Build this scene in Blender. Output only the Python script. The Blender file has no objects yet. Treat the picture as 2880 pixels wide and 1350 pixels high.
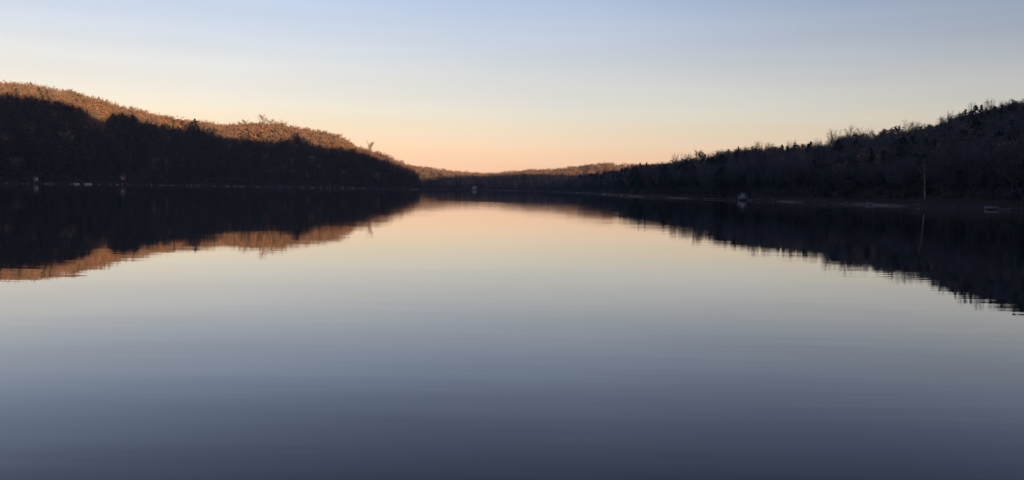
import bpy, math, random
import numpy as np
from mathutils import Matrix, Vector
R = math.radians
random.seed(7)
rng = np.random.default_rng(11)
scene = bpy.context.scene
COL = scene.collection

# ------------------------------------------------------------------ camera
F_PX = 2260.0                       # focal length in pixels of the 2880 wide photograph
CAM_H = 3.0
cam_data = bpy.data.cameras.new('camera')
cam = bpy.data.objects.new('camera', cam_data)
COL.objects.link(cam)
cam_data.sensor_width = 36.0
cam_data.lens = 36.0 * F_PX / 2880.0
cam_data.clip_start = 0.1
cam_data.clip_end = 20000
PITCH = math.atan(143.4 / F_PX)
ROLL = math.atan(0.0185)
CAM_M = Matrix.Rotation(math.pi / 2 - PITCH, 4, 'X') @ Matrix.Rotation(ROLL, 4, 'Z')
cam.matrix_world = Matrix.Translation((0, 0, CAM_H)) @ CAM_M
scene.camera = cam

# ------------------------------------------------------------------ sun and sky
SUN_AZ = R(30)                      # the light travels towards (-sin, cos): the sun is behind and to the right
SUN_SLOPE = 0.065
SUN_EL = math.atan(SUN_SLOPE)
travel = Vector((-math.sin(SUN_AZ), math.cos(SUN_AZ), -SUN_SLOPE)).normalized()
sun_data = bpy.data.lights.new('sun', 'SUN')
sun_data.energy = 5.0
sun_data.color = (1.0, 0.57, 0.30)
sun_data.angle = R(0.4)
sun = bpy.data.objects.new('sun', sun_data)
COL.objects.link(sun)
sun.rotation_euler = travel.to_track_quat('-Z', 'Y').to_euler()

world = bpy.data.worlds.new('World')
scene.world = world
world.use_nodes = True
nt = world.node_tree
nt.nodes.clear()
N = lambda t, tree=nt: tree.nodes.new(t)
out = N('ShaderNodeOutputWorld')
bg = N('ShaderNodeBackground')
sky = N('ShaderNodeTexSky')
sky.sky_type = 'NISHITA'
sky.sun_disc = False
sky.sun_elevation = SUN_EL
to_sun = -travel
sky.sun_rotation = math.atan2(to_sun.x, to_sun.y)
sky.air_density = 1.0
sky.dust_density = 1.0
sky.ozone_density = 1.0
geo = N('ShaderNodeTexCoord')
sep = N('ShaderNodeSeparateXYZ')
nt.links.new(geo.outputs['Generated'], sep.inputs[0])
SKY_RAMP = [  # root of the sine of elevation, fitted tint over the physical sky, high stops set for the light on the woods
    (0.0, (0.2529, 0.2564, 0.8967)),
    (0.0836, (0.2533, 0.2593, 0.8999)),
    (0.1182, (0.2191, 0.2166, 0.6972)),
    (0.1447, (0.1857, 0.1778, 0.5367)),
    (0.1671, (0.1637, 0.1541, 0.4257)),
    (0.1868, (0.1548, 0.1404, 0.3303)),
    (0.2089, (0.1449, 0.127, 0.2592)),
    (0.2288, (0.1395, 0.123, 0.2286)),
    (0.2471, (0.1344, 0.1195, 0.2065)),
    (0.2641, (0.1325, 0.1182, 0.1878)),
    (0.2832, (0.13, 0.1164, 0.1768)),
    (0.3011, (0.1284, 0.1168, 0.1728)),
    (0.3233, (0.1266, 0.1143, 0.1652)),
    (0.3491, (0.1267, 0.1116, 0.1544)),
    (0.3731, (0.1262, 0.1102, 0.1482)),
    (0.3955, (0.1236, 0.1089, 0.1448)),
    (0.4167, (0.1222, 0.108, 0.1445)),
    (0.4465, (0.1201, 0.1077, 0.1443)),
    (0.4743, (0.114, 0.1048, 0.1434)),
    (0.5087, (0.1092, 0.0992, 0.1383)),
    (0.5407, (0.1042, 0.0936, 0.1326)),
    (0.5848, (0.0916, 0.0827, 0.1212)),
    (0.6501, (0.0863, 0.0794, 0.115)),
    (0.7071, (0.071, 0.0695, 0.1042)),
    (0.7846, (0.0721, 0.0736, 0.1116)),
    (0.8621, (0.0866, 0.0884, 0.1324)),
    (0.9306, (0.1067, 0.1088, 0.1603)),
    (1.0, (0.126, 0.1298, 0.189)),
]
SKY_GAIN = 10.2
ramp = N('ShaderNodeValToRGB')
ramp.color_ramp.interpolation = 'LINEAR'
els = ramp.color_ramp.elements
for i, (p, c) in enumerate(SKY_RAMP):
    e = els[i] if i < 2 else els.new(p)
    e.position = p
    e.color = (*c, 1)
mr = N('ShaderNodeMapRange')        # elevation is squeezed so that the low sky has most of the table
mr.inputs['From Min'].default_value = 0.0
mr.inputs['From Max'].default_value = 1.0
sq = N('ShaderNodeMath'); sq.operation = 'POWER'; sq.inputs[1].default_value = 0.5
mx = N('ShaderNodeMath'); mx.operation = 'MAXIMUM'; mx.inputs[1].default_value = 0.0
nt.links.new(sep.outputs['Z'], mx.inputs[0])
nt.links.new(mx.outputs[0], sq.inputs[0])
nt.links.new(sq.outputs[0], ramp.inputs[0])
mul = N('ShaderNodeMix'); mul.data_type = 'RGBA'; mul.blend_type = 'MULTIPLY'
mul.inputs[0].default_value = 1.0
mul.clamp_result = False
nt.links.new(sky.outputs[0], mul.inputs[6])
nt.links.new(ramp.outputs[0], mul.inputs[7])
# a little warmer and brighter towards the left
mr2 = N('ShaderNodeMapRange')
mr2.inputs['From Min'].default_value = 0.1
mr2.inputs['From Max'].default_value = -0.55
nt.links.new(sep.outputs['X'], mr2.inputs['Value'])
zf = N('ShaderNodeMapRange')       # fades upwards
zf.inputs['From Min'].default_value = 0.24; zf.inputs['From Max'].default_value = 0.08
nt.links.new(sep.outputs['Z'], zf.inputs['Value'])
wz = N('ShaderNodeMath'); wz.operation = 'MULTIPLY'
nt.links.new(mr2.outputs[0], wz.inputs[0]); nt.links.new(zf.outputs[0], wz.inputs[1])
warm = N('ShaderNodeMix'); warm.data_type = 'RGBA'
warm.inputs[6].default_value = (1, 1, 1, 1); warm.inputs[7].default_value = (1.09, 1.03, 0.98, 1)
nt.links.new(wz.outputs[0], warm.inputs[0])
mul2 = N('ShaderNodeMix'); mul2.data_type = 'RGBA'; mul2.blend_type = 'MULTIPLY'; mul2.inputs[0].default_value = 1.0
mul2.clamp_result = False
nt.links.new(mul.outputs[2], mul2.inputs[6]); nt.links.new(warm.outputs[2], mul2.inputs[7])
# the blue deepens towards the upper right, and the unseen sky at the camera's back is dimmed and cooled to tone the shaded woods
xr = N('ShaderNodeMapRange'); xr.inputs['From Min'].default_value = 0.1; xr.inputs['From Max'].default_value = 0.6
zr_ = N('ShaderNodeMapRange'); zr_.inputs['From Min'].default_value = 0.10; zr_.inputs['From Max'].default_value = 0.32
nt.links.new(sep.outputs['X'], xr.inputs['Value']); nt.links.new(sep.outputs['Z'], zr_.inputs['Value'])
xz = N('ShaderNodeMath'); xz.operation = 'MULTIPLY'
nt.links.new(xr.outputs[0], xz.inputs[0]); nt.links.new(zr_.outputs[0], xz.inputs[1])
deep = N('ShaderNodeMix'); deep.data_type = 'RGBA'
deep.inputs[6].default_value = (1, 1, 1, 1); deep.inputs[7].default_value = (0.52, 0.60, 0.70, 1)
nt.links.new(xz.outputs[0], deep.inputs[0])
yb = N('ShaderNodeMapRange'); yb.inputs['From Min'].default_value = 0.15; yb.inputs['From Max'].default_value = -0.35
nt.links.new(sep.outputs['Y'], yb.inputs['Value'])
zb_ = N('ShaderNodeMapRange'); zb_.inputs['From Min'].default_value = 0.85; zb_.inputs['From Max'].default_value = 0.55
nt.links.new(sep.outputs['Z'], zb_.inputs['Value'])
yz = N('ShaderNodeMath'); yz.operation = 'MULTIPLY'
nt.links.new(yb.outputs[0], yz.inputs[0]); nt.links.new(zb_.outputs[0], yz.inputs[1])
back = N('ShaderNodeMix'); back.data_type = 'RGBA'
back.inputs[6].default_value = (1, 1, 1, 1); back.inputs[7].default_value = (0.50, 0.50, 0.56, 1)
nt.links.new(yz.outputs[0], back.inputs[0])
mul3 = N('ShaderNodeMix'); mul3.data_type = 'RGBA'; mul3.blend_type = 'MULTIPLY'; mul3.inputs[0].default_value = 1.0
mul4 = N('ShaderNodeMix'); mul4.data_type = 'RGBA'; mul4.blend_type = 'MULTIPLY'; mul4.inputs[0].default_value = 1.0
nt.links.new(mul2.outputs[2], mul3.inputs[6]); nt.links.new(deep.outputs[2], mul3.inputs[7])
nt.links.new(mul3.outputs[2], mul4.inputs[6]); nt.links.new(back.outputs[2], mul4.inputs[7])
# very thin streaks of high cloud
mp = N('ShaderNodeMapping'); mp.inputs['Scale'].default_value = (1.6, 1.6, 22)
nz = N('ShaderNodeTexNoise'); nz.inputs['Scale'].default_value = 1.4; nz.inputs['Detail'].default_value = 5
nt.links.new(geo.outputs['Generated'], mp.inputs[0]); nt.links.new(mp.outputs[0], nz.inputs[0])
mr3 = N('ShaderNodeMapRange')
mr3.inputs['From Min'].default_value = 0.35; mr3.inputs['From Max'].default_value = 0.75
mr3.inputs['To Min'].default_value = 0.975; mr3.inputs['To Max'].default_value = 1.05
nt.links.new(nz.outputs[0], mr3.inputs['Value'])
SKY_STRENGTH = 0.15
ms = N('ShaderNodeMath'); ms.operation = 'MULTIPLY'; ms.inputs[1].default_value = SKY_STRENGTH * SKY_GAIN
nt.links.new(mr3.outputs[0], ms.inputs[0])
nt.links.new(mul4.outputs[2], bg.inputs['Color'])
nt.links.new(ms.outputs[0], bg.inputs['Strength'])
nt.links.new(bg.outputs[0], out.inputs[0])

scene.view_settings.view_transform = 'Standard'
scene.view_settings.look = 'None'
scene.view_settings.exposure = 0.65
scene.view_settings.gamma = 1.0
scene.cycles.use_denoising = True
scene.cycles.max_bounces = 6
scene.cycles.diffuse_bounces = 3
scene.cycles.glossy_bounces = 3

# ------------------------------------------------------------------ measuring helpers
def ray(px, py):
    """azimuth (radians, right positive) and tangent of elevation of a pixel of the 2880 x 1350 photograph"""
    d = CAM_M.to_3x3() @ Vector(((px - 1440) / F_PX, (675 - py) / F_PX, -1))
    return math.atan2(d.x, d.y), d.z / math.hypot(d.x, d.y)
def table(rows, conv):
    """rows (px, ..) -> sorted arrays az, value"""
    a = sorted(conv(r) for r in rows)
    return np.array([p[0] for p in a]), np.array([p[1] for p in a])
def dist_table(rows):
    return table(rows, lambda r: (ray(r[0], 525)[0], r[1]))
def smooth(t):
    t = np.clip(t, 0, 1)
    return t * t * (3 - 2 * t)

# distances in metres from the camera to the shores and to the crests
SHORE_L = dist_table([(-900, 560), (-300, 660), (0, 740), (200, 820), (400, 900), (600, 960), (830, 1010), (1100, 1060), (1150, 1075), (1178, 1095)])
CREST_L = dist_table([(-900, 800), (-300, 960), (0, 1060), (200, 1100), (400, 1150), (600, 1190), (900, 1210), (1000, 1190), (1100, 1150), (1178, 1120)])
SHORE_F = dist_table([(0, 1650), (1100, 1560), (1200, 1500), (1400, 1430), (1500, 1400), (1700, 1450), (2400, 1500)])
CREST_F = dist_table([(0, 2200), (1100, 2000), (1300, 1900), (1500, 1850), (1700, 1850), (2400, 1900)])
SHORE_R = dist_table([(1462, 1400), (1500, 1330), (1560, 1130), (1650, 790), (1720, 600), (1800, 450), (1900, 405), (2000, 375), (2250, 318), (2450, 278), (2650, 255), (2880, 232), (3400, 190), (4600, 150)])
CREST_R = dist_table([(1462, 1450), (1560, 1250), (1650, 960), (1800, 640), (2000, 520), (2250, 470), (2450, 450), (2880, 430), (3400, 400), (4600, 360)])
def lerp(tab, az):
    return np.interp(az, tab[0], tab[1])
TREE_H = 15.0
def crest_table(rows, crest, treeh=TREE_H, f=0.80):
    a = []
    for (px, py) in rows:
        az, te = ray(px, py)
        r = float(lerp(crest, az))
        a.append((az, CAM_H + te * r - f * treeh))
    a.sort()
    return np.array([p[0] for p in a]), np.array([p[1] for p in a])
SKY_L = [(-900, 190), (-300, 215), (0, 231), (112, 246), (224, 266), (335, 300), (447, 328), (559, 346), (626, 353), (671, 352), (738, 350), (783, 352), (850, 364), (894, 372), (955, 384), (1006, 418), (1062, 436), (1118, 456), (1160, 474), (1178, 500), (1186, 560)]
SKY_F = [(0, 480), (900, 455), (1155, 468), (1205, 473), (1250, 480), (1285, 483), (1350, 490), (1400, 489), (1440, 483), (1500, 478), (1560, 477), (1600, 472), (1670, 464), (1710, 461), (1780, 463), (1850, 464), (2100, 470), (2500, 480)]
SKY_R = [(1462, 532), (1500, 519), (1560, 509), (1620, 497), (1660, 486), (1720, 479), (1780, 472), (1850, 466), (1900, 456), (1960, 448), (2010, 442), (2030, 428), (2070, 420), (2150, 416), (2250, 412), (2340, 400), (2375, 384), (2400, 378), (2430, 378), (2455, 385), (2500, 366), (2560, 367), (2600, 358), (2640, 348), (2680, 325), (2740, 310), (2820, 298), (2880, 282), (3400, 200), (4600, 180)]
H_L = crest_table(SKY_L, CREST_L)
H_F = crest_table(SKY_F, CREST_F, 17)
H_R = crest_table(SKY_R, CREST_R)

# foot line of the sunlight on the hills: pixel and distance; the ridge behind the camera gets the height that casts it
EDGE = [(0, 267, 1010), (60, 267, 1020), (130, 284, 1040), (200, 296, 1060), (240, 318, 1070), (262, 347, 1070), (290, 347, 1070), (312, 317, 1080), (330, 312, 1085), (375, 314, 1090), (392, 333, 1090), (430, 345, 1110), (522, 357, 1110),
        (536, 328, 1110), (560, 328, 1110), (578, 351, 1120), (620, 384, 1130), (700, 392, 1140), (770, 401, 1150), (784, 388, 1150), (806, 390, 1150), (820, 395, 1150), (828, 364, 1140), (848, 364, 1140), (862, 403, 1150), (930, 418, 1170), (1000, 422, 1180), (1062, 441, 1150), (1118, 459, 1135), (1170, 480, 1115),
        (1250, 500, 1780), (1400, 498, 1760), (1560, 508, 1700), (1700, 500, 1700)]
cs, sn = math.cos(SUN_AZ), math.sin(SUN_AZ)
RIDGE_V = -400.0
hu = []
for px, py, r in EDGE:
    az, te = ray(px, py)
    X, Y, Z = r * math.sin(az), r * math.cos(az), CAM_H + te * r
    u = X * cs + Y * sn
    v = -X * sn + Y * cs
    hu.append((u, Z + (v - RIDGE_V) * SUN_SLOPE))
hu.sort()
HU = (np.array([-900, -500] + [h[0] for h in hu] + [1300, 1700]), np.array([120, 185] + [h[1] for h in hu] + [110, 60]))

def wob(X, Y, s, k=0):
    return (np.sin(X / s + 1.3 + k) * np.cos(Y / (s * 0.83) + 2.1 * k) + 0.5 * np.sin(X / (s * 0.41) + Y / (s * 0.5) + k))
def hill(az, r, shore, crest, top, back=0.35):
    sh, cr, tp = lerp(shore, az), lerp(crest, az), lerp(top, az)
    s = (r - sh) / np.maximum(cr - sh, 20)
    up = np.where(s < 1, 1.0 * np.clip(s, 0, 1) ** 0.85, 1 - back * smooth((s - 1) / 2.5))
    bank = np.clip((r - sh) / 7.0, -3, 1) * 1.1
    return bank + np.maximum(tp - 1.1, 0) * up + np.where(tp < 1, (tp - 1), 0)
def height(X, Y):
    X = np.asarray(X, float); Y = np.asarray(Y, float)
    r = np.hypot(X, Y); az = np.arctan2(X, Y)
    sh_w = wob(X, Y, 23) * 2.0
    zl = hill(az, r + sh_w, SHORE_L, CREST_L, H_L)
    zl = np.where(az > ray(1186, 525)[0], -9, zl)
    zf = hill(az, r + sh_w, SHORE_F, CREST_F, H_F, 0.2)
    zr = hill(az, r + sh_w, SHORE_R, CREST_R, H_R)
    zr = np.where(az < ray(1462, 525)[0], -9, zr)
    u = X * cs + Y * sn
    v = -X * sn + Y * cs
    zo = np.interp(u, HU[0], HU[1]) * np.exp(-((v - RIDGE_V) / 165.0) ** 2) - 2.5
    zo = np.where(np.abs(az) < R(44), -9, zo)
    # land closes the lake on the side and behind
    zb = np.where(np.abs(az) > R(60), (r - 140) * 0.04, -9)
    z = np.maximum.reduce([zl, zf, zr, zo, np.minimum(zb, 12)])
    z = z + np.where(z > 1.0, wob(X, Y, 37, 1) * 0.6 * np.clip((z - 1) / 6, 0, 1), 0)
    return np.maximum(z, -3.0)
def hz(x, y):
    return float(height(np.array([x]), np.array([y]))[0])
def at(px, r, py=525):
    az = ray(px, py)[0]
    return r * math.sin(az), r * math.cos(az)

# ------------------------------------------------------------------ mesh helpers
def link(o, parent=None):
    COL.objects.link(o)
    if parent: o.parent = parent
    return o
def np_mesh(name, V, F, mats, midx=None, smooth_=False):
    me = bpy.data.meshes.new(name)
    V = np.asarray(V, np.float32); F = np.asarray(F, np.int32)
    k = F.shape[1]
    me.vertices.add(len(V)); me.vertices.foreach_set('co', V.ravel())
    me.loops.add(F.size); me.loops.foreach_set('vertex_index', F.ravel())
    me.polygons.add(len(F))
    me.polygons.foreach_set('loop_start', np.arange(0, F.size, k, dtype=np.int32))
    me.polygons.foreach_set('loop_total', np.full(len(F), k, np.int32))
    for m in mats: me.materials.append(m)
    if midx is not None: me.polygons.foreach_set('material_index', np.asarray(midx, np.int32))
    if smooth_: me.polygons.foreach_set('use_smooth', np.ones(len(F), bool))
    me.update(calc_edges=True)
    return me
class MB:
    """collects quads"""
    def __init__(s): s.V = []; s.F = []; s.n = 0
    def add(s, V, F):
        V = np.asarray(V, float); F = np.asarray(F, int)
        s.V.append(V); s.F.append(F + s.n); s.n += len(V)
    def box(s, c, d, rot=0.0):
        x, y, z = [h / 2 for h in d]
        V = np.array([(-x,-y,-z),(x,-y,-z),(x,y,-z),(-x,y,-z),(-x,-y,z),(x,-y,z),(x,y,z),(-x,y,z)])
        if rot:
            co, si = math.cos(rot), math.sin(rot)
            V = V @ np.array([[co, si, 0], [-si, co, 0], [0, 0, 1]])
        s.add(V + np.array(c), [(0,3,2,1),(4,5,6,7),(0,1,5,4),(1,2,6,5),(2,3,7,6),(3,0,4,7)])
    def tube(s, pts, rad, n=5):
        pts = [np.array(p, float) for p in pts]
        rings = []
        for i, p in enumerate(pts):
            d = (pts[min(i + 1, len(pts) - 1)] - pts[max(i - 1, 0)])
            d /= (np.linalg.norm(d) + 1e-9)
            a = np.cross(d, (1, 0.13, 0)) if abs(d[0]) < .9 else np.cross(d, (0, 1, 0.1))
            a /= np.linalg.norm(a); b = np.cross(d, a)
            ang = np.arange(n) * 2 * math.pi / n
            rings.append(p + rad[i] * (np.cos(ang)[:, None] * a + np.sin(ang)[:, None] * b))
        F = []
        for i in range(len(pts) - 1):
            for j in range(n):
                F.append((i*n + j, i*n + (j+1) % n, (i+1)*n + (j+1) % n, (i+1)*n + j))
        s.add(np.concatenate(rings), F)
    def arr(s): return np.concatenate(s.V), np.concatenate(s.F)
    def obj(s, name, mat, parent=None, smooth_=False):
        V, F = s.arr()
        return link(bpy.data.objects.new(name, np_mesh(name, V, F, [mat], None, smooth_)), parent)
def tag(o, label=None, cat=None, group=None, kind=None):
    if label: o['label'] = label
    if cat: o['category'] = cat
    if group: o['group'] = group
    if kind: o['kind'] = kind
    return o
def empty(name, loc, rz=0.0):
    o = bpy.data.objects.new(name, None)
    o.empty_display_size = 1
    o.location = loc; o.rotation_euler = (0, 0, rz)
    return link(o)

# ------------------------------------------------------------------ materials
def mat(name, c1, c2=None, scale=0.05, rough=0.9, spec=0.15, detail=3, bump=0.0, bscale=4.0, transl=0.0):
    m = bpy.data.materials.new(name); m.use_nodes = True
    t = m.node_tree; b = t.nodes['Principled BSDF']
    b.inputs['Roughness'].default_value = rough
    b.inputs['Specular IOR Level'].default_value = spec
    g = t.nodes.new('ShaderNodeNewGeometry')
    c2 = c2 or tuple(v * 0.8 for v in c1)
    n = t.nodes.new('ShaderNodeTexNoise'); n.inputs['Scale'].default_value = scale; n.inputs['Detail'].default_value = detail
    t.links.new(g.outputs['Position'], n.inputs['Vector'])
    mr = t.nodes.new('ShaderNodeMapRange'); mr.inputs['From Min'].default_value = 0.36; mr.inputs['From Max'].default_value = 0.64
    t.links.new(n.outputs['Fac'], mr.inputs['Value'])
    mi = t.nodes.new('ShaderNodeMix'); mi.data_type = 'RGBA'
    mi.inputs[6].default_value = (*c1, 1); mi.inputs[7].default_value = (*c2, 1)
    t.links.new(mr.outputs[0], mi.inputs[0]); t.links.new(mi.outputs[2], b.inputs['Base Color'])
    if bump:
        n2 = t.nodes.new('ShaderNodeTexNoise'); n2.inputs['Scale'].default_value = bscale; n2.inputs['Detail'].default_value = 5
        t.links.new(g.outputs['Position'], n2.inputs['Vector'])
        bp = t.nodes.new('ShaderNodeBump'); bp.inputs['Strength'].default_value = bump; bp.inputs['Distance'].default_value = 0.1
        t.links.new(n2.outputs['Fac'], bp.inputs['Height']); t.links.new(bp.outputs[0], b.inputs['Normal'])
    return m
M_bark = mat('bark', (0.075, 0.058, 0.045), (0.11, 0.09, 0.075), 0.4)
M_birch = mat('birch_bark', (0.42, 0.41, 0.38), (0.12, 0.12, 0.11), 1.6, 0.8)
M_dead = mat('dead_wood', (0.34, 0.31, 0.28), (0.22, 0.2, 0.18), 1.0)
M_needle = mat('needles', (0.080, 0.092, 0.066), (0.120, 0.126, 0.094), 0.05)
M_needle2 = mat('blue_needles', (0.058, 0.076, 0.060), (0.088, 0.104, 0.082), 0.12)
M_twig = mat('twigs', (0.36, 0.27, 0.19), (0.21, 0.155, 0.115), 0.07)
M_twig_grey = mat('grey_twigs', (0.165, 0.160, 0.158), (0.125, 0.122, 0.122), 0.05)
M_brush = mat('brush_stems', (0.11, 0.10, 0.095), (0.075, 0.07, 0.065), 0.2)
M_spruce_pale = mat('pale_spruce_needles', (0.075, 0.095, 0.085), (0.055, 0.073, 0.066), 0.1)
M_needle_shade = mat('shaded_needles', (0.028, 0.038, 0.030), (0.040, 0.050, 0.040), 0.1)  # needle colour darkened to stand in for shade on the evergreens below the sunlight
M_rust = mat('rust_leaves', (0.38, 0.24, 0.13), (0.26, 0.165, 0.09), 0.06)
M_rock = mat('rock', (0.34, 0.29, 0.27), (0.15, 0.13, 0.12), 0.5, 0.85, 0.2, 4, 0.6, 3)
M_grey = mat('weathered_boards', (0.24, 0.225, 0.21), (0.16, 0.15, 0.14), 1.5)
M_white = mat('white_paint', (0.74, 0.73, 0.71), (0.66, 0.65, 0.63), 0.8, 0.5, 0.4)
M_redwood = mat('red_brown_boards', (0.28, 0.15, 0.11), (0.2, 0.11, 0.085), 1.0)
M_roof = mat('roof_shingles', (0.10, 0.095, 0.095), (0.06, 0.058, 0.06), 1.2)
M_lightroof = mat('pale_metal_roof', (0.42, 0.42, 0.43), (0.36, 0.36, 0.37), 0.7, 0.45, 0.5)
M_glass = mat('window_glass', (0.03, 0.035, 0.04), (0.02, 0.025, 0.03), 1, 0.06, 0.5)
M_alu = mat('aluminium', (0.55, 0.56, 0.58), (0.47, 0.48, 0.5), 1, 0.35, 0.5)
M_canvas = mat('canvas', (0.42, 0.41, 0.40), (0.33, 0.32, 0.31), 1, 0.8)
M_pale = mat('pale_boards', (0.45, 0.40, 0.38), (0.32, 0.28, 0.27), 1.2)

# ground: leaf litter, with a pale worn band of stones and dead grass along the water
def ground_material():
    m = bpy.data.materials.new('ground'); m.use_nodes = True
    t = m.node_tree; b = t.nodes['Principled BSDF']; b.inputs['Roughness'].default_value = 0.95; b.inputs['Specular IOR Level'].default_value = 0.1
    g = t.nodes.new('ShaderNodeNewGeometry'); s = t.nodes.new('ShaderNodeSeparateXYZ')
    t.links.new(g.outputs['Position'], s.inputs[0])
    n = t.nodes.new('ShaderNodeTexNoise'); n.inputs['Scale'].default_value = 0.15; n.inputs['Detail'].default_value = 6
    t.links.new(g.outputs['Position'], n.inputs['Vector'])
    mi = t.nodes.new('ShaderNodeMix'); mi.data_type = 'RGBA'
    mi.inputs[6].default_value = (0.035, 0.028, 0.022, 1); mi.inputs[7].default_value = (0.065, 0.052, 0.042, 1)
    t.links.new(n.outputs['Fac'], mi.inputs[0])
    band = t.nodes.new('ShaderNodeMapRange'); band.inputs['From Min'].default_value = 0.65; band.inputs['From Max'].default_value = 0.3
    t.links.new(s.outputs['Z'], band.inputs['Value'])
    n2 = t.nodes.new('ShaderNodeTexNoise'); n2.inputs['Scale'].default_value = 0.03; n2.inputs['Detail'].default_value = 4
    t.links.new(g.outputs['Position'], n2.inputs['Vector'])
    br = t.nodes.new('ShaderNodeMapRange'); br.inputs['From Min'].default_value = 0.50; br.inputs['From Max'].default_value = 0.62
    t.links.new(n2.outputs['Fac'], br.inputs['Value'])
    mu = t.nodes.new('ShaderNodeMath'); mu.operation = 'MULTIPLY'
    t.links.new(band.outputs[0], mu.inputs[0]); t.links.new(br.outputs[0], mu.inputs[1])
    m2 = t.nodes.new('ShaderNodeMix'); m2.data_type = 'RGBA'
    m2.inputs[7].default_value = (0.21, 0.155, 0.14, 1)
    t.links.new(mi.outputs[2], m2.inputs[6]); t.links.new(mu.outputs[0], m2.inputs[0])
    t.links.new(m2.outputs[2], b.inputs['Base Color'])
    return m
M_ground = ground_material()

def water_material():
    m = bpy.data.materials.new('lake_water'); m.use_nodes = True
    t = m.node_tree; t.nodes.clear()
    mo = t.nodes.new('ShaderNodeOutputMaterial'); mixs = t.nodes.new('ShaderNodeMixShader')
    df = t.nodes.new('ShaderNodeBsdfDiffuse'); df.inputs['Color'].default_value = (0.010, 0.013, 0.018, 1)
    gl = t.nodes.new('ShaderNodeBsdfGlossy'); gl.inputs['Roughness'].default_value = 0.0; gl.inputs['Color'].default_value = (1, 1, 1, 1)
    fr = t.nodes.new('ShaderNodeFresnel'); fr.inputs['IOR'].default_value = 1.33
    # reflectance of gently rippled water, a little above the flat Fresnel curve at mid angles
    cr = t.nodes.new('ShaderNodeValToRGB'); ce = cr.color_ramp.elements
    for i, (p_, v_) in enumerate([(0.0, 0.0), (.133, .125), (.175, .19), (.222, .27), (.278, .36), (.373, .49), (.426, .56), (.508, .655), (.634, .77), (.804, .90), (1.0, 1.0)]):
        e_ = ce[0] if i == 0 else ce[1] if i == 1 else ce.new(p_)
        e_.position = p_; e_.color = (v_, v_, v_, 1)
    t.links.new(fr.outputs[0], cr.inputs[0]); t.links.new(cr.outputs[0], mixs.inputs[0])
    t.links.new(df.outputs[0], mixs.inputs[1]); t.links.new(gl.outputs[0], mixs.inputs[2]); t.links.new(mixs.outputs[0], mo.inputs[0])
    g = t.nodes.new('ShaderNodeNewGeometry')
    def noise(sc, det, ax):
        mp = t.nodes.new('ShaderNodeMapping'); mp.inputs['Scale'].default_value = ax
        n = t.nodes.new('ShaderNodeTexNoise'); n.inputs['Scale'].default_value = sc; n.inputs['Detail'].default_value = det
        t.links.new(g.outputs['Position'], mp.inputs[0]); t.links.new(mp.outputs[0], n.inputs['Vector'])
        return n.outputs['Fac']
    fine = noise(1.5, 3, (0.13, 1.0, 1))
    swell = noise(0.16, 2, (0.5, 1.0, 1))
    patch = noise(0.011, 3, (0.35, 1.0, 1))
    pr = t.nodes.new('ShaderNodeMapRange'); pr.inputs['From Min'].default_value = 0.38; pr.inputs['From Max'].default_value = 0.62
    pr.inputs['To Min'].default_value = 0.25; pr.inputs['To Max'].default_value = 1.0
    t.links.new(patch, pr.inputs['Value'])
    mu = t.nodes.new('ShaderNodeMath'); mu.operation = 'MULTIPLY'
    t.links.new(fine, mu.inputs[0]); t.links.new(pr.outputs[0], mu.inputs[1])
    ad = t.nodes.new('ShaderNodeMath'); ad.operation = 'MULTIPLY_ADD'; ad.inputs[1].default_value = 1.5
    t.links.new(swell, ad.inputs[0]); t.links.new(mu.outputs[0], ad.inputs[2])
    bp = t.nodes.new('ShaderNodeBump'); bp.inputs['Strength'].default_value = 1.0; bp.inputs['Distance'].default_value = 0.0055
    t.links.new(ad.outputs[0], bp.inputs['Height'])
    for q_ in (fr, gl, df): t.links.new(bp.outputs[0], q_.inputs['Normal'])
    return m
M_water = water_material()

# ------------------------------------------------------------------ terrain and water
def build_terrain():
    az = np.concatenate([np.arange(-180, -44, 0.6), np.arange(-44, 44, 0.16), np.arange(44, 180, 0.6)])
    az = np.radians(az)
    rr = np.concatenate([[0.5], np.arange(40, 230, 10), np.arange(230, 700, 3.2), np.arange(700, 1500, 6.5), np.arange(1500, 2400, 20), np.array([2450, 2550, 2650, 2750])])
    A, Q = np.meshgrid(az, rr, indexing='ij')
    X, Y = Q * np.sin(A), Q * np.cos(A)
    Z = height(X, Y)
    V = np.stack([X.ravel(), Y.ravel(), Z.ravel()], 1)
    na, nr = len(az), len(rr)
    i = np.arange(na)[:, None]; j = np.arange(nr - 1)[None, :]
    i2 = (i + 1) % na
    F = np.stack([(i * nr + j), (i * nr + j + 1), (i2 * nr + j + 1), (i2 * nr + j)], -1).reshape(-1, 4)
    F = F[:, ::-1]
    # keep normals up
    me = np_mesh('hills', V, F, [M_ground], None, True)
    o = link(bpy.data.objects.new('hills', me))
    tag(o, kind='structure')
build_terrain()
def build_water():
    mb = MB()
    xs = np.linspace(-2600, 2600, 27)
    V = [(x, y, 0) for y in np.linspace(-700, 2600, 18) for x in xs]
    F = [(r * 27 + c, r * 27 + c + 1, (r + 1) * 27 + c + 1, (r + 1) * 27 + c) for r in range(17) for c in range(26)]
    mb.add(V, F)
    tag(mb.obj('water', M_water), kind='structure')
build_water()

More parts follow.
